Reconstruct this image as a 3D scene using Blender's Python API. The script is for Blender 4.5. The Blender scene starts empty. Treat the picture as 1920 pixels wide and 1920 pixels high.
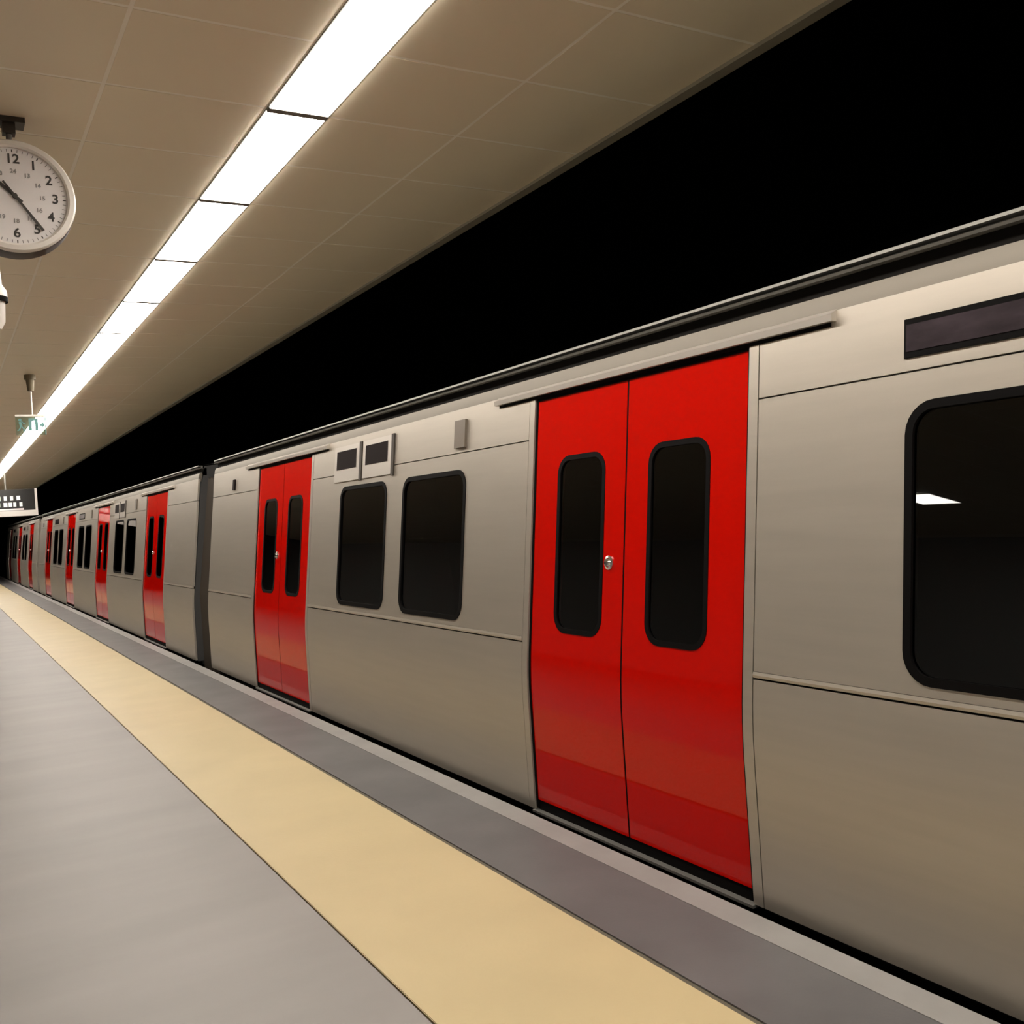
import bpy, bmesh, math, random
from mathutils import Matrix, Vector
random.seed(7)
scene = bpy.context.scene
COL = scene.collection

# ------------------------------------------------------------------ camera
cam_d = bpy.data.cameras.new('camera')
cam = bpy.data.objects.new('camera', cam_d)
COL.objects.link(cam)
cam_d.sensor_fit = 'HORIZONTAL'
cam_d.sensor_width = 36.0
cam_d.lens = 36.0 * 1850.0 / 1920.0
cam_d.clip_start = 0.05
cam_d.clip_end = 300
cam.matrix_world = Matrix(((0.86161436, 0.05848219, -0.50418302, 0.0),
                           (-0.50321813, -0.03127608, -0.86359326, 0.0),
                           (-0.0662737, 0.9977984, 0.00248138, 1.4),
                           (0, 0, 0, 1)))
scene.camera = cam

# ------------------------------------------------------------------ world: underground, no sky light
w = bpy.data.worlds.new('world')
scene.world = w
w.use_nodes = True
w.node_tree.nodes['Background'].inputs[0].default_value = (0, 0, 0, 1)
w.node_tree.nodes['Background'].inputs[1].default_value = 0.0

# ------------------------------------------------------------------ exposure and lamp strength
LAMP = 27.0
SQUARE_LAMP = 27.0
LAMP_COL = (1.0, 0.93, 0.84)
vs = scene.view_settings
vs.view_transform = 'Standard'
vs.look = 'None'
vs.exposure = 0.0
vs.gamma = 1.0
vs.use_curve_mapping = False

# ------------------------------------------------------------------ materials
def s2l(c):
    return tuple(((x / 255) / 12.92 if x / 255 <= 0.04045 else ((x / 255 + 0.055) / 1.055) ** 2.4) for x in c)

def new_mat(name):
    m = bpy.data.materials.new(name)
    m.use_nodes = True
    return m, m.node_tree.nodes, m.node_tree.links, m.node_tree.nodes['Principled BSDF']

def plain(name, col, rough=0.5, metal=0.0, spec=0.5, coat=0.0):
    m, n, l, b = new_mat(name)
    b.inputs['Base Color'].default_value = (*col, 1)
    b.inputs['Roughness'].default_value = rough
    b.inputs['Metallic'].default_value = metal
    b.inputs['Specular IOR Level'].default_value = spec
    if coat:
        b.inputs['Coat Weight'].default_value = coat
        b.inputs['Coat Roughness'].default_value = 0.05
        b.inputs['Coat IOR'].default_value = 1.5
    return m

def noisy(name, col, amount=0.12, scale=3.0, stretch=(1, 1, 1), rough=0.5, metal=0.0, spec=0.5, bump=0.0, bump_scale=40, detail=5, rvar=0.0):
    m, n, l, b = new_mat(name)
    tc = n.new('ShaderNodeTexCoord')
    mp = n.new('ShaderNodeMapping')
    mp.inputs['Scale'].default_value = stretch
    nz = n.new('ShaderNodeTexNoise')
    nz.inputs['Scale'].default_value = scale
    nz.inputs['Detail'].default_value = detail
    cr = n.new('ShaderNodeValToRGB')
    cr.color_ramp.elements[0].position = 0.3
    cr.color_ramp.elements[1].position = 0.7
    cr.color_ramp.elements[0].color = (*[c * (1 - amount) for c in col], 1)
    cr.color_ramp.elements[1].color = (*[c * (1 + amount) for c in col], 1)
    l.new(tc.outputs['Object'], mp.inputs['Vector'])
    l.new(mp.outputs['Vector'], nz.inputs['Vector'])
    l.new(nz.outputs['Fac'], cr.inputs['Fac'])
    l.new(cr.outputs['Color'], b.inputs['Base Color'])
    b.inputs['Roughness'].default_value = rough
    b.inputs['Metallic'].default_value = metal
    b.inputs['Specular IOR Level'].default_value = spec
    if rvar:
        mr = n.new('ShaderNodeMapRange')
        mr.inputs['To Min'].default_value = rough - rvar
        mr.inputs['To Max'].default_value = rough + rvar
        l.new(nz.outputs['Fac'], mr.inputs['Value'])
        l.new(mr.outputs['Result'], b.inputs['Roughness'])
    if bump:
        n2 = n.new('ShaderNodeTexNoise')
        n2.inputs['Scale'].default_value = bump_scale
        l.new(tc.outputs['Object'], n2.inputs['Vector'])
        bp = n.new('ShaderNodeBump')
        bp.inputs['Strength'].default_value = bump
        bp.inputs['Distance'].default_value = 0.004
        l.new(n2.outputs['Fac'], bp.inputs['Height'])
        l.new(bp.outputs['Normal'], b.inputs['Normal'])
    return m

def emit(name, col, strength):
    m, n, l, b = new_mat(name)
    b.inputs['Base Color'].default_value = (0.8, 0.8, 0.8, 1)
    b.inputs['Emission Color'].default_value = (*col, 1)
    b.inputs['Emission Strength'].default_value = strength
    return m

def tinted_glass(name, tint):
    m, n, l, b = new_mat(name)
    n.remove(b)
    out = n['Material Output']
    tr = n.new('ShaderNodeBsdfTransparent')
    tr.inputs['Color'].default_value = (*tint, 1)
    gl = n.new('ShaderNodeBsdfGlossy')
    gl.inputs['Roughness'].default_value = 0.01
    gl.inputs['Color'].default_value = (1, 1, 1, 1)
    fr = n.new('ShaderNodeFresnel')
    fr.inputs['IOR'].default_value = 1.5
    mx = n.new('ShaderNodeMixShader')
    l.new(fr.outputs['Fac'], mx.inputs['Fac'])
    l.new(tr.outputs['BSDF'], mx.inputs[1])
    l.new(gl.outputs['BSDF'], mx.inputs[2])
    l.new(mx.outputs['Shader'], out.inputs['Surface'])
    return m

M = {}
M['floor'] = noisy('polished_concrete', (0.25, 0.236, 0.226), 0.12, 0.9, (0.8, 2.6, 1), 0.54, spec=0.45, bump=0.05, bump_scale=60, detail=8, rvar=0.05)
M['yellow'] = noisy('yellow_paving', (0.50, 0.41, 0.235), 0.05, 2.2, (1, 1, 1), 0.5, spec=0.4, bump=0.12, bump_scale=70)
M['grey'] = noisy('grey_granite', (0.112, 0.108, 0.109), 0.16, 2.5, (1, 1, 1), 0.5, spec=0.4, bump=0.08, bump_scale=90, detail=8)
M['nosing'] = noisy('light_granite', (0.27, 0.26, 0.25), 0.08, 5, (1, 1, 1), 0.5, spec=0.4)
M['groove'] = plain('dark_joint', (0.10, 0.085, 0.06), 0.8)
M['panel'] = noisy('beige_metal_panel', (0.83, 0.735, 0.555), 0.03, 0.8, (1, 1, 1), 0.42, spec=0.5)
M['joint'] = plain('pale_joint', (0.95, 0.90, 0.78), 0.6, spec=0.4)
M['edge'] = plain('grey_edge_trim', (0.30, 0.28, 0.22), 0.5, 0.2)
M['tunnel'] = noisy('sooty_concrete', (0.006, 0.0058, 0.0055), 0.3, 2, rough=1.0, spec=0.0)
M['ballast'] = noisy('track_bed', (0.012, 0.011, 0.010), 0.4, 8, rough=1.0, spec=0.0)
M['rail'] = plain('rail_steel', (0.25, 0.23, 0.21), 0.4, 1.0)
M['backwall'] = plain('grey_tile', (0.60, 0.62, 0.62), 0.6, spec=0.2)
M['steel'] = noisy('brushed_stainless', (0.50, 0.457, 0.395), 0.03, 5, (0.4, 0.4, 6), 0.45, 0.80, detail=4, rvar=0.03)
M['steel_light'] = plain('bright_stainless', (0.58, 0.54, 0.49), 0.5, 0.8)
M['cantrail'] = plain('satin_grey_metal', (0.20, 0.18, 0.15), 0.6, 0.6)
M['gutter'] = plain('gutter_metal', (0.20, 0.195, 0.18), 0.55, 0.7)
M['roof'] = plain('dark_roof_paint', (0.015, 0.015, 0.015), 0.8, spec=0.1)
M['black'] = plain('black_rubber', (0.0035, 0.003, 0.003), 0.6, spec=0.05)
M['under'] = plain('underframe_black', (0.01, 0.009, 0.008), 0.8, spec=0.1)
M['bellows'] = plain('gangway_rubber', (0.045, 0.036, 0.028), 0.5, spec=0.4)
M['red'] = plain('red_door_paint', (0.48, 0.0030, 0.0006), 0.5, spec=0.0, coat=0.6)
M['glass'] = tinted_glass('tinted_window', (0.10, 0.11, 0.11))
M['interior'] = plain('dim_interior', (0.05, 0.05, 0.05), 0.7)
M['vent'] = plain('vent_dark', (0.012, 0.008, 0.008), 0.7, spec=0.05)
M['display'] = noisy('dark_display', (0.028, 0.020, 0.026), 0.35, 6, (1, 1, 3), 0.25, spec=0.5)
M['lampbox'] = plain('bronze_lens', (0.14, 0.115, 0.09), 0.35)
M['divider'] = plain('dark_divider', (0.05, 0.042, 0.036), 0.6, spec=0.2)
M['chrome'] = plain('chrome', (0.8, 0.78, 0.76), 0.15, 1.0)
M['lamp'] = emit('lamp_diffuser', LAMP_COL, LAMP)
M['lamp_sq'] = emit('lamp_square_diffuser', LAMP_COL, SQUARE_LAMP)
M['lampframe'] = plain('lamp_frame', (0.16, 0.15, 0.13), 0.6)
M['dial'] = plain('clock_dial', (0.84, 0.81, 0.80), 0.5)
M['bezel'] = plain('white_bezel', (0.78, 0.74, 0.68), 0.4)
M['numeral'] = plain('dial_print', (0.05, 0.045, 0.04), 0.6)
M['numeral_pale'] = plain('dial_print_pale', (0.28, 0.27, 0.26), 0.6)
M['white'] = plain('white_enamel', (0.80, 0.76, 0.72), 0.4)
M['dark_metal'] = plain('dark_bracket', (0.03, 0.022, 0.016), 0.5)
M['bronze_metal'] = plain('bronze_bracket', (0.16, 0.13, 0.08), 0.5, 0.4)
M['teal'] = plain('teal_print', (0.12, 0.28, 0.27), 0.5)
M['acrylic'] = tinted_glass('clear_acrylic', (0.78, 0.90, 0.86))
M['screen'] = plain('screen_black', (0.010, 0.009, 0.008), 0.3)
M['glyph'] = emit('screen_glyph', (0.50, 0.54, 0.46), 0.28)
M['glyph_red'] = emit('screen_glyph_red', (0.35, 0.12, 0.10), 0.5)

# ------------------------------------------------------------------ mesh helpers
def smooth(me, ang=35):
    me.polygons.foreach_set('use_smooth', [True] * len(me.polygons))
    me.set_sharp_from_angle(angle=math.radians(ang))

def link(name, me, mat=None, parent=None, loc=None):
    o = bpy.data.objects.new(name, me)
    COL.objects.link(o)
    if mat is not None and me is not None and len(me.materials) == 0:
        me.materials.append(M[mat])
    if parent is not None:
        o.parent = parent
    if loc is not None:
        o.location = loc
    return o

def bm_mesh(bm, name, ang=35):
    bmesh.ops.recalc_face_normals(bm, faces=bm.faces)
    me = bpy.data.meshes.new(name)
    bm.to_mesh(me)
    bm.free()
    smooth(me, ang)
    return me

def add_box(bm, x0, x1, y0, y1, z0, z1):
    v = [bm.verts.new(p) for p in ((x0, y0, z0), (x1, y0, z0), (x1, y1, z0), (x0, y1, z0), (x0, y0, z1), (x1, y0, z1), (x1, y1, z1), (x0, y1, z1))]
    for f in ((0, 3, 2, 1), (4, 5, 6, 7), (0, 1, 5, 4), (1, 2, 6, 5), (2, 3, 7, 6), (3, 0, 4, 7)):
        bm.faces.new([v[i] for i in f])

def box_mesh(name, x0, x1, y0, y1, z0, z1, bevel=0.0):
    bm = bmesh.new()
    add_box(bm, x0, x1, y0, y1, z0, z1)
    if bevel:
        bmesh.ops.bevel(bm, geom=bm.edges[:], offset=bevel, segments=2, affect='EDGES')
    return bm_mesh(bm, name)

def box(name, dims, mat, parent=None, bevel=0.0, loc=None):
    return link(name, box_mesh(name, *dims, bevel), mat, parent, loc)

def add_cyl(bm, p0, p1, r0, r1=None, seg=24, caps=True):
    r1 = r0 if r1 is None else r1
    p0, p1 = Vector(p0), Vector(p1)
    d = (p1 - p0).normalized()
    a = d.orthogonal().normalized()
    b = d.cross(a)
    A, B = [], []
    for i in range(seg):
        t = 2 * math.pi * i / seg
        q = a * math.cos(t) + b * math.sin(t)
        A.append(bm.verts.new(p0 + q * r0))
        B.append(bm.verts.new(p1 + q * r1))
    for i in range(seg):
        j = (i + 1) % seg
        bm.faces.new((A[i], A[j], B[j], B[i]))
    if caps:
        bm.faces.new(A[::-1])
        bm.faces.new(B)

def lathe(bm, prof, axis_o, axis, seg=48):
    """prof: list of (radius, distance along axis)"""
    o, d = Vector(axis_o), Vector(axis).normalized()
    a = d.orthogonal().normalized()
    b = d.cross(a)
    rings = []
    for r, h in prof:
        if r < 1e-6:
            rings.append([bm.verts.new(o + d * h)])
        else:
            rings.append([bm.verts.new(o + d * h + (a * math.cos(2 * math.pi * i / seg) + b * math.sin(2 * math.pi * i / seg)) * r) for i in range(seg)])
    for A, B in zip(rings, rings[1:]):
        for i in range(seg):
            j = (i + 1) % seg
            if len(A) == 1 and len(B) == 1:
                continue
            if len(A) == 1:
                bm.faces.new((A[0], B[j], B[i]))
            elif len(B) == 1:
                bm.faces.new((A[i], A[j], B[0]))
            else:
                bm.faces.new((A[i], A[j], B[j], B[i]))

def tag(o, label, cat=None, group=None, kind=None):
    if label:
        o['label'] = label
    if cat:
        o['category'] = cat
    if group:
        o['group'] = group
    if kind:
        o['kind'] = kind
    return o

def thing(name, loc, label, cat, group=None):
    o = bpy.data.objects.new(name, None)
    COL.objects.link(o)
    o.location = loc
    o.empty_display_size = 0.2
    return tag(o, label, cat, group)

def struct(name, dims, mat, label=None, bevel=0.0):
    o = box(name, dims, mat, None, bevel)
    o['kind'] = 'structure'
    if label:
        o['label'] = label
    return o

# ------------------------------------------------------------------ setting
Y0, Y1 = -9.0, 52.0            # extent along the track
ZC = 3.15                      # ceiling height
TRACK = -1.05                  # rail head level
XE = 2.285                     # platform edge
struct('floor', (-9.0, 1.10, Y0, Y1, -0.30, 0.0), 'floor', 'pale grey polished concrete platform floor')
struct('trim_1', (1.105, 1.79, Y0, Y1, -0.30, 0.004), 'yellow', 'pale yellow safety strip along the platform', 0.002)
struct('trim_2', (1.79, 1.815, Y0, Y1, -0.30, -0.006), 'groove', 'narrow dark joint beside the yellow strip')
struct('trim_3', (1.815, 2.165, Y0, Y1, -0.30, 0.0), 'grey', 'mid grey granite band beside the platform edge')
struct('trim_4', (2.165, XE, Y0, Y1, -0.30, 0.0), 'nosing', 'light grey nosing on the platform edge', 0.004)
struct('wall_platform', (1.6, 2.24, Y0, Y1, -1.25, -0.30), 'tunnel', 'dark wall under the platform edge')
struct('floor_track', (2.24, 6.2, Y0, 80, -1.35, -1.25), 'ballast', 'black track bed beside the platform')
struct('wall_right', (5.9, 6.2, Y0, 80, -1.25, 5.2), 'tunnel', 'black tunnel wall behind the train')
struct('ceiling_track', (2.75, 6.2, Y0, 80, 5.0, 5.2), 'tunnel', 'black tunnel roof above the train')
struct('wall_left', (-9.2, -9.0, Y0, Y1, -0.3, 3.6), 'backwall', 'plain grey wall closing the platform hall')
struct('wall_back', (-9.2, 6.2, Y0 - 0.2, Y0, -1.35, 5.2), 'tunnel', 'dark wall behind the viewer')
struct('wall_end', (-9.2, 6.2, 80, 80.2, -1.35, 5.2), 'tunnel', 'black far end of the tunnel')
for xr in (3.035, 4.47):
    rb = bmesh.new()
    add_box(rb, xr - 0.06, xr + 0.06, Y0, 79, -1.25, -1.235)
    add_box(rb, xr - 0.012, xr + 0.012, Y0, 79, -1.235, -1.10)
    add_box(rb, xr - 0.035, xr + 0.035, Y0, 79, -1.10, TRACK)
    o = link('rail', bm_mesh(rb, 'rail'), 'rail')
    tag(o, 'steel running rail on the black track bed under the train', 'rail', 'running rails')

# ceiling: pale backing with beige panels hung just under it, pale joints between
CEND = 40.0
ceil = struct('ceiling', (-9.0, 2.87, Y0, CEND, ZC + 0.0012, ZC + 0.25), 'joint', 'beige metal panel ceiling with pale joints over the platform')
struct('trim_5', (2.87, 2.93, Y0, CEND, ZC - 0.015, 5.0), 'edge', 'grey edge trim of the beige ceiling')
PITCH = 0.6225
YJ = 4.04                       # a cross joint
G = 0.009                       # half joint
ROWS = [(-0.005, 0.652), (0.668, 1.292), (1.578, 2.186), (2.202, 2.868)]
def panel_mesh(x0, x1, ln):
    return box_mesh('ceiling_panel', x0, x1, G, ln - G, ZC, ZC + 0.0012)
k0, k1 = -5, 24
for x0, x1 in ROWS:
    me = panel_mesh(x0, x1, PITCH)
    for k in range(k0, k1):
        link('ceiling_panel', me, 'panel', ceil, (0, YJ + k * PITCH, 0))
bm = bmesh.new()
for x0, x1 in ROWS:
    for k in list(range(-20, k0)) + list(range(k1, 57)):
        add_box(bm, x0, x1, YJ + k * PITCH + G, YJ + (k + 1) * PITCH - G, ZC, ZC + 0.0012)
x = -0.021
while x > -8.4:
    for k in range(-20, 57):
        add_box(bm, x - PITCH + 0.016, x, YJ + k * PITCH + G, YJ + (k + 1) * PITCH - G, ZC, ZC + 0.0012)
    x -= PITCH
o = link('ceiling_panel_field', bm_mesh(bm, 'ceiling_panel_field'), 'panel', ceil)
o['kind'] = 'stuff'

# ------------------------------------------------------------------ continuous strip of lamps
LX0, LX1, LL = 1.300, 1.570, 1.245
def lamp_meshes(w, ln):
    d = box_mesh('diffuser', 0.006, w - 0.006, 0.021, ln - 0.021, -0.009, -0.001, 0.003)
    b = bmesh.new()
    for dims in ((0, 0.006, 0, ln), (w - 0.006, w, 0, ln)):
        add_box(b, *dims, -0.004, 0.001)
    for dims in ((0.006, w - 0.006, 0, 0.0205), (0.006, w - 0.006, ln - 0.0205, ln)):
        add_box(b, *dims, -0.010, 0.001)
    f = bm_mesh(b, 'frame')
    h = box_mesh('housing', 0.006, w - 0.006, 0.0205, ln - 0.0205, -0.001, 0.001)
    return d, f, h
d, f, h = lamp_meshes(LX1 - LX0, LL)
for k in range(-9, 28):
    t = thing('ceiling_light', (LX0, YJ + k * LL, ZC), 'long white luminous panel in the continuous light line along the ceiling', 'ceiling light', 'light line along the ceiling')
    link('diffuser', d, 'lamp', t)
    link('frame', f, 'lampframe', t)
    link('housing', h, 'lampframe', t)
# square lamps over the far part of the hall, one mirrored in the carriage window, the unseen rest added for extra light
d, f, h = lamp_meshes(0.62, 0.60)
for k in range(-3, 1):
    t = thing('square_ceiling_light', (-6.24, 7.97 + k * 4.98, ZC - 0.002), 'square white ceiling light above the wide part of the platform', 'ceiling light', 'square lights over the platform')
    link('diffuser', d, 'lamp_sq', t)
    link('frame', f, 'lampframe', t)
    link('housing', h, 'lampframe', t)

# ------------------------------------------------------------------ train
XB = 2.352                       # outer face of the lower body
SL = 0.116                       # inward slope of the upper body
NX, NZ = -1 / math.hypot(1, SL), SL / math.hypot(1, SL)
CX = XB + 1.40
def prof(z):
    if z <= 0.5:
        return XB
    if z <= 0.74:
        return XB + SL * (z - 0.5) ** 2 / 0.48
    return XB + SL * (z - 0.62)
def on(y, z, off=0.0):
    """point of the platform side, off = distance outwards, in carriage coordinates"""
    if z <= 0.5:
        n = (-1, 0)
    elif z < 0.74:
        s = SL * (z - 0.5) / 0.24
        n = (-1 / math.hypot(1, s), s / math.hypot(1, s))
    else:
        n = (NX, NZ)
    return Vector((prof(z) + n[0] * off - CX, y, z + n[1] * off - TRACK))

def rrect(y0, y1, z0, z1, r, seg=6):
    pts = []
    for cy, cz, a0 in ((y1 - r, z1 - r, 0), (y0 + r, z1 - r, 90), (y0 + r, z0 + r, 180), (y1 - r, z0 + r, 270)):
        for i in range(seg + 1):
            a = math.radians(a0 + 90 * i / seg)
            pts.append((cy + r * math.cos(a), cz + r * math.sin(a)))
    return pts

ZS = [0.25, 0.50, 0.56, 0.62, 0.68, 0.74]
def plate(name, y0, y1, z0, z1, mat, parent, off=0.0, thick=0.02, holes=(), zsplit=True):
    """sheet that follows the side profile, with rounded holes, given a thickness inwards"""
    bm = bmesh.new()
    lev = [z0] + ([z for z in ZS if z0 + 1e-4 < z < z1 - 1e-4] if zsplit else []) + [z1]
    front, back = [], []
    loops = []                                   # boundary loops as (y,z) lists
    if not holes:
        outer = [(y0, z) for z in lev] + [(y1, z) for z in reversed(lev)]
        for a, b in zip(lev, lev[1:]):
            front.append([(y0, a), (y1, a), (y1, b), (y0, b)])
        loops = [outer]
    else:
        zt = min(h[2] for h in holes) - 0.02 if z0 < 0.74 else z0
        zt = max(z for z in lev if z <= zt + 1e-6) if z0 < 0.74 else z0
        low = [z for z in lev if z <= zt + 1e-6]
        for a, b in zip(low, low[1:]):
            front.append([(y0, a), (y1, a), (y1, b), (y0, b)])
        outer = [(y0, z) for z in low] + [(y0, z1), (y1, z1)] + [(y1, z) for z in reversed(low)]
        loops = [outer] + [rrect(*h) for h in holes]
        t2 = bmesh.new()
        for lp in [[(y0, zt), (y1, zt), (y1, z1), (y0, z1)]] + [rrect(*h) for h in holes]:
            vv = [t2.verts.new((p[0], p[1], 0)) for p in lp]
            for i in range(len(vv)):
                t2.edges.new((vv[i], vv[(i + 1) % len(vv)]))
        bmesh.ops.triangle_fill(t2, use_beauty=True, use_dissolve=False, edges=t2.edges[:])
        for fc in t2.faces:
            front.append([(v.co.x, v.co.y) for v in fc.verts])
        t2.free()
    cache = {}
    def vert(p, s):
        key = (round(p[0], 5), round(p[1], 5), s)
        if key not in cache:
            cache[key] = bm.verts.new(on(p[0], p[1], off if s == 0 else off - thick))
        return cache[key]
    for fc in front:
        bm.faces.new([vert(p, 0) for p in fc])
        bm.faces.new([vert(p, 1) for p in reversed(fc)])
    for lp in loops:
        for i in range(len(lp)):
            a, b = lp[i], lp[(i + 1) % len(lp)]
            try:
                bm.faces.new([vert(a, 0), vert(b, 0), vert(b, 1), vert(a, 1)])
            except ValueError:
                pass
    return link(name, bm_mesh(bm, name, 20), mat, parent)

def ring(name, y0, y1, z0, z1, r, w, mat, parent, off, thick):
    """rounded frame (gasket) that lies inside the opening, w wide"""
    o1 = rrect(y0, y1, z0, z1, r)
    o2 = rrect(y0 + w, y1 - w, z0 + w, z1 - w, max(r - w, 0.01))
    bm = bmesh.new()
    A = [[bm.verts.new(on(p[0], p[1], s)) for p in lp] for lp in (o1, o2) for s in (off, off - thick)]
    n = len(o1)
    for i in range(n):
        j = (i + 1) % n
        bm.faces.new((A[0][i], A[0][j], A[2][j], A[2][i]))
        bm.faces.new((A[1][i], A[3][i], A[3][j], A[1][j]))
        bm.faces.new((A[2][i], A[2][j], A[3][j], A[3][i]))
        bm.faces.new((A[0][i], A[1][i], A[1][j], A[0][j]))
    return link(name, bm_mesh(bm, name, 30), mat, parent)

def pane(y0, y1, z0, z1, r, parent, off):
    bm = bmesh.new()
    lp = rrect(y0, y1, z0, z1, r)
    bm.faces.new([bm.verts.new(on(p[0], p[1], off)) for p in lp])
    me = bpy.data.meshes.new('window_pane')
    bm.normal_update()
    if bm.faces[:][0].normal.x > 0:
        bmesh.ops.reverse_faces(bm, faces=bm.faces[:])
    bm.to_mesh(me)
    bm.free()
    return link('window_pane', me, 'glass', parent)

def strip(name, y0, y1, pts, mat, parent):
    """bar of constant section: pts = list of (X, Z) in world section"""
    bm = bmesh.new()
    A = [bm.verts.new((p[0] - CX, y0, p[1] - TRACK)) for p in pts]
    B = [bm.verts.new((p[0] - CX, y1, p[1] - TRACK)) for p in pts]
    n = len(pts)
    for i in range(n):
        j = (i + 1) % n
        bm.faces.new((A[i], A[j], B[j], B[i]))
    bm.faces.new(A[::-1])
    bm.faces.new(B)
    return link(name, bm_mesh(bm, name, 25), mat, parent)

DW, DP, DE = 1.43, 4.68, 1.62    # door width, door pitch, end of carriage to door
WZ0, WZ1 = 0.825, 1.635

def door_pair(root, ya):
    yb = ya + DW
    ym = (ya + yb) / 2
    s = 0.006
    for i, (a, b, w0, w1) in enumerate(((ya + 0.010, ym - s, ya + 0.20, ya + 0.565), (ym + s, yb - 0.010, yb - 0.57, yb - 0.20))):
        leaf = plate('door_leaf', a, b, 0.035, 1.905, 'red', root, -0.012, 0.035, holes=[(w0, w1, 0.835, 1.628, 0.085)])
        ring('window_gasket', w0, w1, 0.835, 1.628, 0.085, 0.022, 'black', leaf, -0.009, 0.02)
        pane(w0 + 0.021, w1 - 0.021, 0.856, 1.607, 0.064, leaf, -0.016)
        if i == 1:
            bm = bmesh.new()
            yk, zk = ym + 0.10, 1.152
            lathe(bm, [(0.0, 0.0), (0.030, 0.0), (0.030, 0.006), (0.020, 0.010), (0.016, 0.018), (0.0, 0.022)], on(yk, zk, -0.013), (NX, 0, NZ), 20)
            k = link('door_knob', bm_mesh(bm, 'door_knob', 40), 'chrome', leaf)
            k['label'] = 'small round chrome door button'
    plate('door_seal', ym - s, ym + s, 0.03, 1.905, 'black', root, -0.014, 0.02)
    # dark seal around the leaves, steel portal beside it, sill below
    plate('door_seal', ya - 0.004, ya + 0.010, 0.0, 1.925, 'black', root, -0.008, 0.03)
    plate('door_seal', yb - 0.010, yb + 0.004, 0.0, 1.925, 'black', root, -0.008, 0.03)
    plate('door_seal', ya + 0.010, yb - 0.010, 1.905, 1.925, 'black', root, -0.006, 0.03)
    plate('door_seal', ya + 0.010, yb - 0.010, -0.012, 0.035, 'black', root, -0.016, 0.03)
    for a, b in ((ya - 0.050, ya - 0.004), (yb + 0.004, yb + 0.050)):
        plate('door_frame', a, b, -0.01, 1.925, 'steel', root, 0.001, 0.03)
    strip('door_sill', ya - 0.01, yb + 0.01, [(XB + 0.03, -0.012), (XB - 0.012, -0.012), (XB - 0.012, -0.022), (XB + 0.03, -0.022)], 'gutter', root)
    X = prof(1.945)
    plate('drip_shadow_strip', ya - 0.37, yb + 0.35, 1.915, 1.930, 'black', root, 0.002, 0.02)  # black strip standing in for the shadow under the drip rail
    strip('drip_rail', ya - 0.39, yb + 0.37, [(X + 0.01, 1.928), (X - 0.022, 1.930), (X - 0.024, 1.952), (X + 0.004, 1.968), (X + 0.012, 1.968)], 'steel_light', root)

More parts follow.
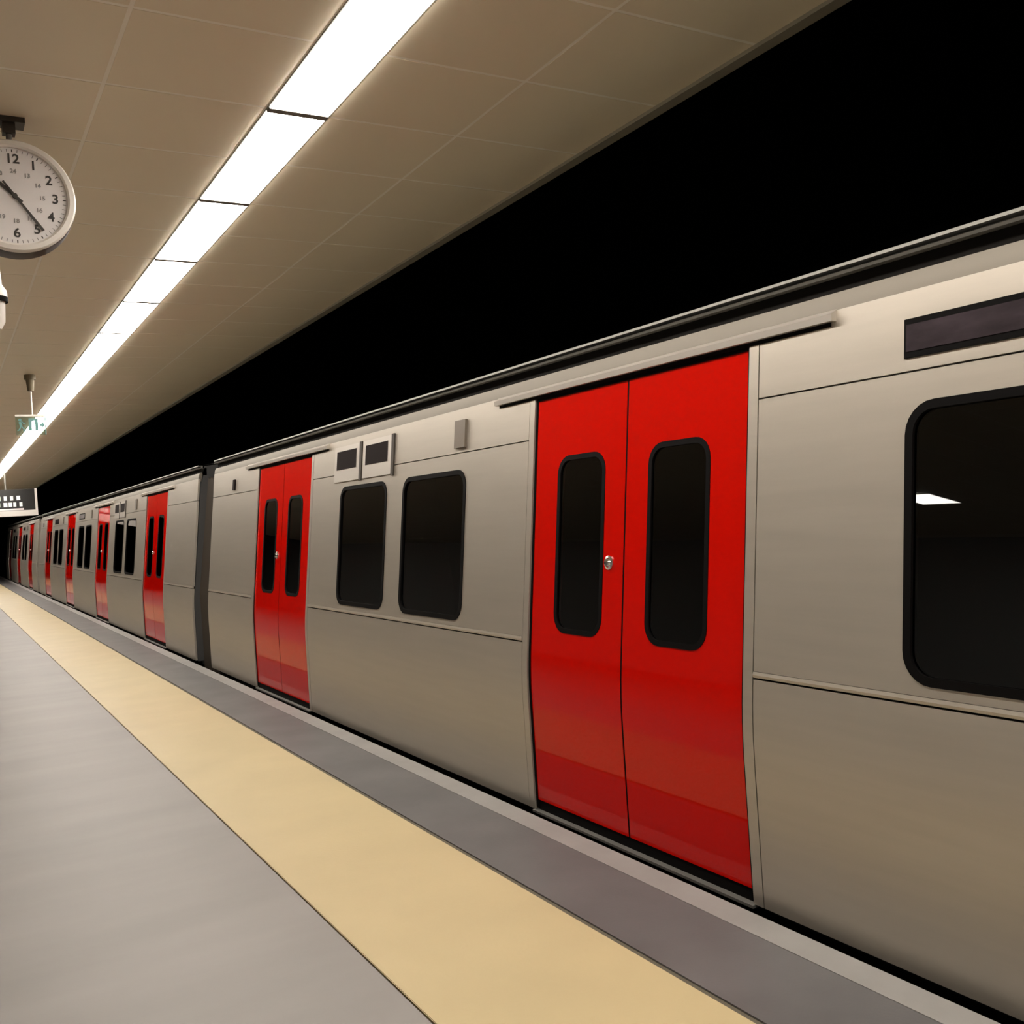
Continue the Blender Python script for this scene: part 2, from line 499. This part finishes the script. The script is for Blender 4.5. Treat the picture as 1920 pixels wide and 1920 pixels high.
def carriage(name, y0, ndoors, tail, vents, label, bellows=True, front=False):
    root = thing(name, (CX, y0, TRACK), label, 'train car', 'metro train cars')
    doors = [DE + DP * i for i in range(ndoors)]
    L = doors[-1] + DW + tail
    spans = [(0.0, doors[0] - 0.054)] + [(a + DW + 0.054, b - 0.054) for a, b in zip(doors, doors[1:])] + [(doors[-1] + DW + 0.054, L)]
    for i, (a, b) in enumerate(spans):
        inner = 0 < i < len(spans) - 1
        plate('lower_side_panel', a, b, -0.01, 0.768, 'steel', root)
        holes = []
        if inner:
            da = a - 0.054
            for w0 in (da + 0.69, da + 1.765):
                holes.append((w0, w0 + 0.83, WZ0, WZ1, 0.095))
        plate('upper_side_panel', a, b, 0.796, 1.722, 'steel', root, holes=holes)
        plate('letterboard_panel', a, b, 1.728, 1.9645, 'steel', root)
        # waist bead between lower and upper panels
        Xw = prof(0.782)
        strip('waist_bead', a, b, [(Xw + 0.01, 0.773), (Xw - 0.003, 0.775), (Xw - 0.0045, 0.784), (Xw - 0.001, 0.7945), (Xw + 0.012, 0.7945)], 'steel', root)
        for h in holes:
            fr = ring('window_frame', h[0], h[1], h[2], h[3], h[4], 0.026, 'black', root, 0.004, 0.03)
            pane(h[0] + 0.025, h[1] - 0.025, h[2] + 0.025, h[3] - 0.025, 0.070, fr, -0.006)
        if inner:
            da = a - 0.054
            if i in vents:
                for u0 in (da + 1.675, da + 2.215):
                    v = plate('vent_unit', u0 + 0.03, u0 + 0.51, 1.672, 1.918, 'steel_light', root, 0.007, 0.006)
                    plate('vent_opening', u0 + 0.09, u0 + 0.46, 1.757, 1.885, 'vent', v, 0.009, 0.004)
                    plate('vent_divider', u0 - 0.01, u0 + 0.03, 1.662, 1.922, 'divider', v, 0.010, 0.012)
            else:
                dsp = plate('destination_display', da + 1.77, da + 2.60, 1.765, 1.880, 'black', root, 0.005, 0.01)
                plate('display_glass', da + 1.79, da + 2.592, 1.783, 1.862, 'display', dsp, 0.007, 0.003)
                dsp['label'] = 'dark slim display above the windows'
            plate('indicator_lamp', da + 0.70, da + 0.825, 1.752, 1.902, 'lampbox', root, 0.014, 0.016)
        elif i == len(spans) - 1:
            plate('indicator_lamp', a + 0.72, a + 0.79, 1.76, 1.86, 'vent', root, 0.012, 0.014)
    for ya in doors:
        door_pair(root, ya)
    # cantrail, dark channel and gutter along the whole carriage
    X0 = prof(1.93)
    strip('cantrail', 0, L, [(X0 + 0.04, 1.930), (X0 + 0.022, 1.930), (X0 + 0.022, 1.964), (X0 + 0.006, 1.965), (X0 + 0.012, 2.000), (X0 + 0.024, 2.024), (X0 + 0.05, 2.030), (X0 + 0.06, 2.0)], 'cantrail', root)
    strip('roof_channel', 0, L, [(X0 + 0.055, 2.0), (X0 + 0.045, 2.03), (X0 + 0.045, 2.075), (X0 + 0.1, 2.075), (X0 + 0.1, 2.0)], 'under', root)
    g = strip('roof_gutter', 0, L, [(X0 + 0.06, 2.074), (X0 + 0.012, 2.074), (X0 + 0.008, 2.083), (X0 + 0.040, 2.085), (X0 + 0.040, 2.095), (X0 + 0.008, 2.097), (X0 + 0.012, 2.108), (X0 + 0.06, 2.106)], 'gutter', root)
    # roof, far side and floor closed into one shell
    Xf = 2 * CX
    sec = [(X0 + 0.06, 2.105), (X0 + 0.25, 2.13), (X0 + 0.6, 2.19), (CX, 2.23), (Xf - X0 - 0.6, 2.19), (Xf - X0 - 0.25, 2.13), (Xf - X0, 2.08), (Xf - X0, 1.93), (Xf - XB, 0.6), (Xf - XB, -0.02), (XB + 0.07, -0.02), (XB + 0.07, -0.06), (Xf - XB + 0.03, -0.06), (Xf - XB + 0.03, 0.6), (Xf - X0 + 0.03, 2.1), (Xf - X0 - 0.25, 2.15), (CX, 2.26), (X0 + 0.25, 2.15)]
    strip('roof_shell', 0, L, sec, 'roof', root)
    for a, b in ((0, 0.03), (L - 0.03, L)):
        strip('end_wall', a, b, [(X0 + 0.08, 2.10), (X0 + 0.03, 1.93), (XB + 0.025, 0.6), (XB + 0.025, -0.02), (Xf - XB, -0.02), (Xf - XB, 0.6), (Xf - X0, 2.05), (CX, 2.22)], 'steel' if front else 'interior', root)
    strip('underframe', 0.05, L - 0.05, [(XB + 0.09, -0.06), (XB + 0.09, -0.45), (XB + 0.3, -0.60), (Xf - XB - 0.3, -0.60), (Xf - XB - 0.09, -0.45), (Xf - XB - 0.09, -0.06)], 'under', root)
    for yc in (2.6, L - 2.6):
        bg = strip('bogie', yc - 1.4, yc + 1.4, [(CX - 0.9, -0.60), (CX - 0.9, -0.78), (CX + 0.9, -0.78), (CX + 0.9, -0.60)], 'under', root)
        for dy in (-1.0, 1.0):
            for xs in (-0.7175, 0.7175):
                bm = bmesh.new()
                add_cyl(bm, (xs - 0.05, yc + dy, 0.405), (xs + 0.05, yc + dy, 0.405), 0.405, seg=32)
                link('wheel', bm_mesh(bm, 'wheel'), 'under', bg)
    if bellows:
        bm = bmesh.new()
        gp = 0.72
        n = 13
        lo = []
        for i in range(n):
            y = L + gp * i / (n - 1)
            din = 0.0 if i % 2 == 0 else 0.05
            pts = [(X0 + 0.11 + din, 1.97 - din), (XB + 0.09 + din, 0.72), (XB + 0.09 + din, -0.10), (Xf - XB - 0.09 - din, -0.10), (Xf - XB - 0.09 - din, 0.6), (Xf - X0 - 0.11 - din, 1.97 - din)]
            lo.append([bm.verts.new((p[0] - CX, y, p[1] - TRACK)) for p in pts])
        for A, B in zip(lo, lo[1:]):
            for i in range(6):
                j = (i + 1) % 6
                bm.faces.new((A[i], A[j], B[j], B[i]))
        o = link('gangway_bellows', bm_mesh(bm, 'gangway_bellows', 20), 'bellows', root)
        o['label'] = 'dark pleated gangway between two cars'
    return root

carriage('metro_car', -8.42, 4, 1.65, {3}, 'silver metro car with red doors, standing alongside the round hanging clock')
carriage('metro_car', 11.04, 4, 1.65, {1}, 'silver metro car with red doors between two dark gangways, alongside the exit sign')
carriage('metro_car', 30.50, 3, 1.67, set(), 'silver lead metro car with red doors at the far platform end, beyond the information display', bellows=False, front=True)

# ------------------------------------------------------------------ clock
def text_mesh(s, size, depth=0.0006):
    cu = bpy.data.curves.new('txt', 'FONT')
    cu.body = s
    cu.size = size
    cu.align_x = 'CENTER'
    cu.align_y = 'CENTER'
    cu.extrude = depth
    cu.resolution_u = 4
    cu.offset = size * 0.02
    o = bpy.data.objects.new('txt', cu)
    COL.objects.link(o)
    bpy.context.view_layer.update()
    dg = bpy.context.evaluated_depsgraph_get()
    me = bpy.data.meshes.new_from_object(o.evaluated_get(dg))
    bpy.data.objects.remove(o)
    bpy.data.curves.remove(cu)
    me.materials.clear()
    return me

def upright(o, x, y, z):
    """stand a flat text mesh up facing -Y"""
    o.rotation_euler = (math.radians(90), 0, 0)
    o.location = (x, y, z)

CKX, CKY, CKZ = 0.358, 4.466, 2.815
R = 0.232
ck = thing('station_clock', (CKX, CKY, CKZ - R), 'round station clock with white dial and black numerals hanging from the ceiling', 'clock')
def cpt(x, y, z):
    return (x, y, z + R)
bm = bmesh.new()
lathe(bm, [(0, 0.012), (R - 0.030, 0.012), (R - 0.006, 0.004), (R, 0.020), (R, 0.115), (R - 0.01, 0.125), (0, 0.125)], (0, 0, R), (0, 1, 0), 64)
link('clock_housing', bm_mesh(bm, 'clock_housing', 30), 'dark_metal', ck)
bm = bmesh.new()
lathe(bm, [(R - 0.034, 0.008), (R - 0.034, -0.006), (R - 0.026, -0.012), (R - 0.008, -0.010), (R - 0.002, 0.0), (R - 0.002, 0.03), (R - 0.02, 0.03), (R - 0.034, 0.008)], (0, 0, R), (0, 1, 0), 64)
link('clock_rim', bm_mesh(bm, 'clock_rim', 40), 'bezel', ck)
bm = bmesh.new()
lathe(bm, [(0, 0.006), (R - 0.033, 0.006), (R - 0.033, 0.011), (0, 0.011)], (0, 0, R), (0, 1, 0), 64)
dial = link('clock_dial', bm_mesh(bm, 'clock_dial', 30), 'dial', ck)
for h in range(1, 13):
    a = math.radians(30 * h)
    o = link('numeral', text_mesh(str(h), 0.053), 'numeral', dial)
    upright(o, 0.152 * math.sin(a), 0.005, R + 0.152 * math.cos(a))
    o = link('small_numeral', text_mesh(str(h + 12), 0.024), 'numeral_pale', dial)
    upright(o, 0.102 * math.sin(a), 0.005, R + 0.102 * math.cos(a))
bm = bmesh.new()
for i in range(60):
    a = 2 * math.pi * i / 60
    wd = 0.0022 if i % 5 == 0 else 0.001
    c, s = math.cos(a), math.sin(a)
    q = []
    for r, t in ((0.180, -wd), (0.180, wd), (0.192, wd), (0.192, -wd)):
        q.append(bm.verts.new((r * s + t * c, 0.0054, R + r * c - t * s)))
    bm.faces.new(q)
link('minute_track', bm_mesh(bm, 'minute_track'), 'numeral', dial)
def hand(name, ang, tail, length, w0, w1, y):
    a = math.radians(ang)
    c, s = math.cos(a), math.sin(a)
    bm = bmesh.new()
    P = [(-tail, -w0), (-tail, w0), (length, w1), (length, -w1)]
    A = [bm.verts.new((r * s + t * c, y, R + r * c - t * s)) for r, t in P]
    B = [bm.verts.new((r * s + t * c, y + 0.002, R + r * c - t * s)) for r, t in P]
    bm.faces.new(A)
    bm.faces.new(B[::-1])
    for i in range(4):
        bm.faces.new((A[i], A[(i + 1) % 4], B[(i + 1) % 4], B[i]))
    return link(name, bm_mesh(bm, name), 'numeral', ck)
hand('minute_hand', 144, 0.07, 0.168, 0.004, 0.0055, -0.004)
hand('hour_hand', 312, 0.035, 0.105, 0.006, 0.007, 0.0)
bm = bmesh.new()
add_cyl(bm, (0, -0.006, R), (0, 0.006, R), 0.010, seg=24)
link('hand_pin', bm_mesh(bm, 'hand_pin'), 'numeral', ck)
bm = bmesh.new()
add_box(bm, -0.065, 0.058, 0.02, 0.11, ZC - (CKZ - R) - 0.022, ZC - (CKZ - R))
add_box(bm, -0.026, 0.022, 0.04, 0.09, ZC - (CKZ - R) - 0.062, ZC - (CKZ - R) - 0.022)
link('ceiling_bracket', bm_mesh(bm, 'ceiling_bracket'), 'dark_metal', ck)
bm = bmesh.new()
add_cyl(bm, (-0.002, 0.065, 2 * R - 0.004), (-0.002, 0.065, ZC - (CKZ - R) - 0.06), 0.012, seg=20)
link('hanger_rod', bm_mesh(bm, 'hanger_rod'), 'lampframe', ck)

# white pendant device behind and below the clock, cut by the picture edge
PX, PY = 0.262, 4.70
pd = thing('pendant_device', (PX, PY, 2.31), 'white hanging device with a black band, just below and behind the round clock', 'device')
bm = bmesh.new()
lathe(bm, [(0, 0.0), (0.030, 0.0), (0.046, 0.03), (0.050, 0.115), (0, 0.115)], (0, 0, 0), (0, 0, 1), 32)
link('lower_body', bm_mesh(bm, 'lower_body', 40), 'white', pd)
bm = bmesh.new()
lathe(bm, [(0, 0.115), (0.062, 0.115), (0.062, 0.135), (0, 0.135)], (0, 0, 0), (0, 0, 1), 32)
link('black_band', bm_mesh(bm, 'black_band', 40), 'black', pd)
bm = bmesh.new()
lathe(bm, [(0, 0.135), (0.060, 0.135), (0.058, 0.165), (0.042, 0.19), (0.038, 0.26), (0.012, 0.275), (0.012, ZC - 2.31), (0, ZC - 2.31)], (0, 0, 0), (0, 0, 1), 32)
link('stem', bm_mesh(bm, 'stem', 40), 'white', pd)

# ------------------------------------------------------------------ emergency exit sign on a rod
ES = thing('exit_sign', (0.925, 11.48, 2.518), 'small teal and clear hanging exit sign below the ceiling light line', 'sign')
zc = ZC - 2.518
bm = bmesh.new()
add_cyl(bm, (0.02, 0, zc - 0.05), (0.02, 0, zc), 0.055, seg=24)
add_cyl(bm, (0.02, 0, zc - 0.17), (0.02, 0, zc - 0.05), 0.030, 0.042, seg=24)
link('ceiling_rose', bm_mesh(bm, 'ceiling_rose', 40), 'bronze_metal', ES)
bm = bmesh.new()
add_cyl(bm, (0.02, 0, 0.205), (0.02, 0, zc - 0.16), 0.009, seg=16)
link('rod', bm_mesh(bm, 'rod', 40), 'bezel', ES)
box('top_bar', (-0.145, 0.145, -0.018, 0.018, 0.190, 0.212), 'bezel', ES, 0.003)
box('sign_plate', (-0.143, 0.143, -0.004, 0.004, 0.0, 0.190), 'acrylic', ES)
bm = bmesh.new()
def flat(bm, pts, y=-0.0052):
    A = [bm.verts.new((p[0], y, p[1])) for p in pts]
    B = [bm.verts.new((p[0], y + 0.0008, p[1])) for p in pts]
    bm.faces.new(A)
    bm.faces.new(B[::-1])
    for i in range(len(pts)):
        j = (i + 1) % len(pts)
        bm.faces.new((A[i], A[j], B[j], B[i]))
# running figure, doorway and arrow
flat(bm, [(-0.10 + 0.016 * math.cos(t * 0.6283), 0.158 + 0.016 * math.sin(t * 0.6283)) for t in range(10)])
flat(bm, [(-0.115, 0.138), (-0.088, 0.142), (-0.080, 0.090), (-0.104, 0.086)])
flat(bm, [(-0.104, 0.088), (-0.090, 0.088), (-0.104, 0.050), (-0.128, 0.040), (-0.130, 0.052), (-0.114, 0.060)])
flat(bm, [(-0.092, 0.092), (-0.080, 0.088), (-0.060, 0.064), (-0.064, 0.034), (-0.076, 0.034), (-0.074, 0.060)])
flat(bm, [(-0.086, 0.138), (-0.066, 0.112), (-0.052, 0.114), (-0.056, 0.124), (-0.064, 0.122), (-0.082, 0.146)])
flat(bm, [(-0.020, 0.175), (0.070, 0.175), (0.070, 0.045), (0.040, 0.045), (0.040, 0.150), (0.010, 0.150), (0.010, 0.045), (-0.020, 0.045)])
flat(bm, [(0.085, 0.120), (0.105, 0.120), (0.105, 0.145), (0.135, 0.105), (0.105, 0.065), (0.105, 0.090), (0.085, 0.090)])
link('pictogram', bm_mesh(bm, 'pictogram'), 'teal', ES)
box('edge_strip', (0.136, 0.145, -0.006, 0.006, 0.0, 0.190), 'teal', ES)

# ------------------------------------------------------------------ passenger information display
IY = 26.0
IX1, IZ0, IZ1 = 2.125, 2.035, 2.655
W_ = 1.55
inf = thing('information_display', (IX1 - W_ / 2, IY, IZ0), 'white framed hanging information display with dark screen over the platform', 'display')
hw = W_ / 2
hh = IZ1 - IZ0
box('casing', (-hw, hw, 0.004, 0.20, 0.0, hh), 'dark_metal', inf, 0.004)
bm = bmesh.new()
add_box(bm, -hw, hw, -0.02, 0.205, -0.015, 0.115)
add_box(bm, hw - 0.05, hw, -0.02, 0.205, 0.115, hh)
add_box(bm, -hw, -hw + 0.05, -0.02, 0.205, 0.115, hh)
link('white_frame', bm_mesh(bm, 'white_frame'), 'white', inf)
scr = box('screen', (-hw + 0.05, hw - 0.05, -0.004, 0.004, 0.115, hh - 0.01), 'screen', inf)
bm = bmesh.new()
random.seed(3)
for row, zr in enumerate((0.36, 0.21)):
    x = -hw + 0.09
    lim = hw - 0.42 + (0.10 if row else 0)
    while x < lim:
        wch = random.uniform(0.045, 0.085)
        add_box(bm, x, x + wch, -0.007, -0.004, zr, zr + 0.10)
        x += wch + random.choice((0.02, 0.025, 0.07))
link('text_rows', bm_mesh(bm, 'text_rows'), 'glyph', scr)
bm = bmesh.new()
add_box(bm, -hw + 0.05, hw - 0.30, -0.006, -0.004, 0.125, 0.165)
link('red_line', bm_mesh(bm, 'red_line'), 'glyph_red', scr)
for xs in (-0.45, 0.12):
    bm = bmesh.new()
    add_cyl(bm, (xs, 0.1, hh - 0.005), (xs, 0.1, ZC - IZ0), 0.02, seg=16)
    link('hanger_rod', bm_mesh(bm, 'hanger_rod'), 'lampframe', inf)
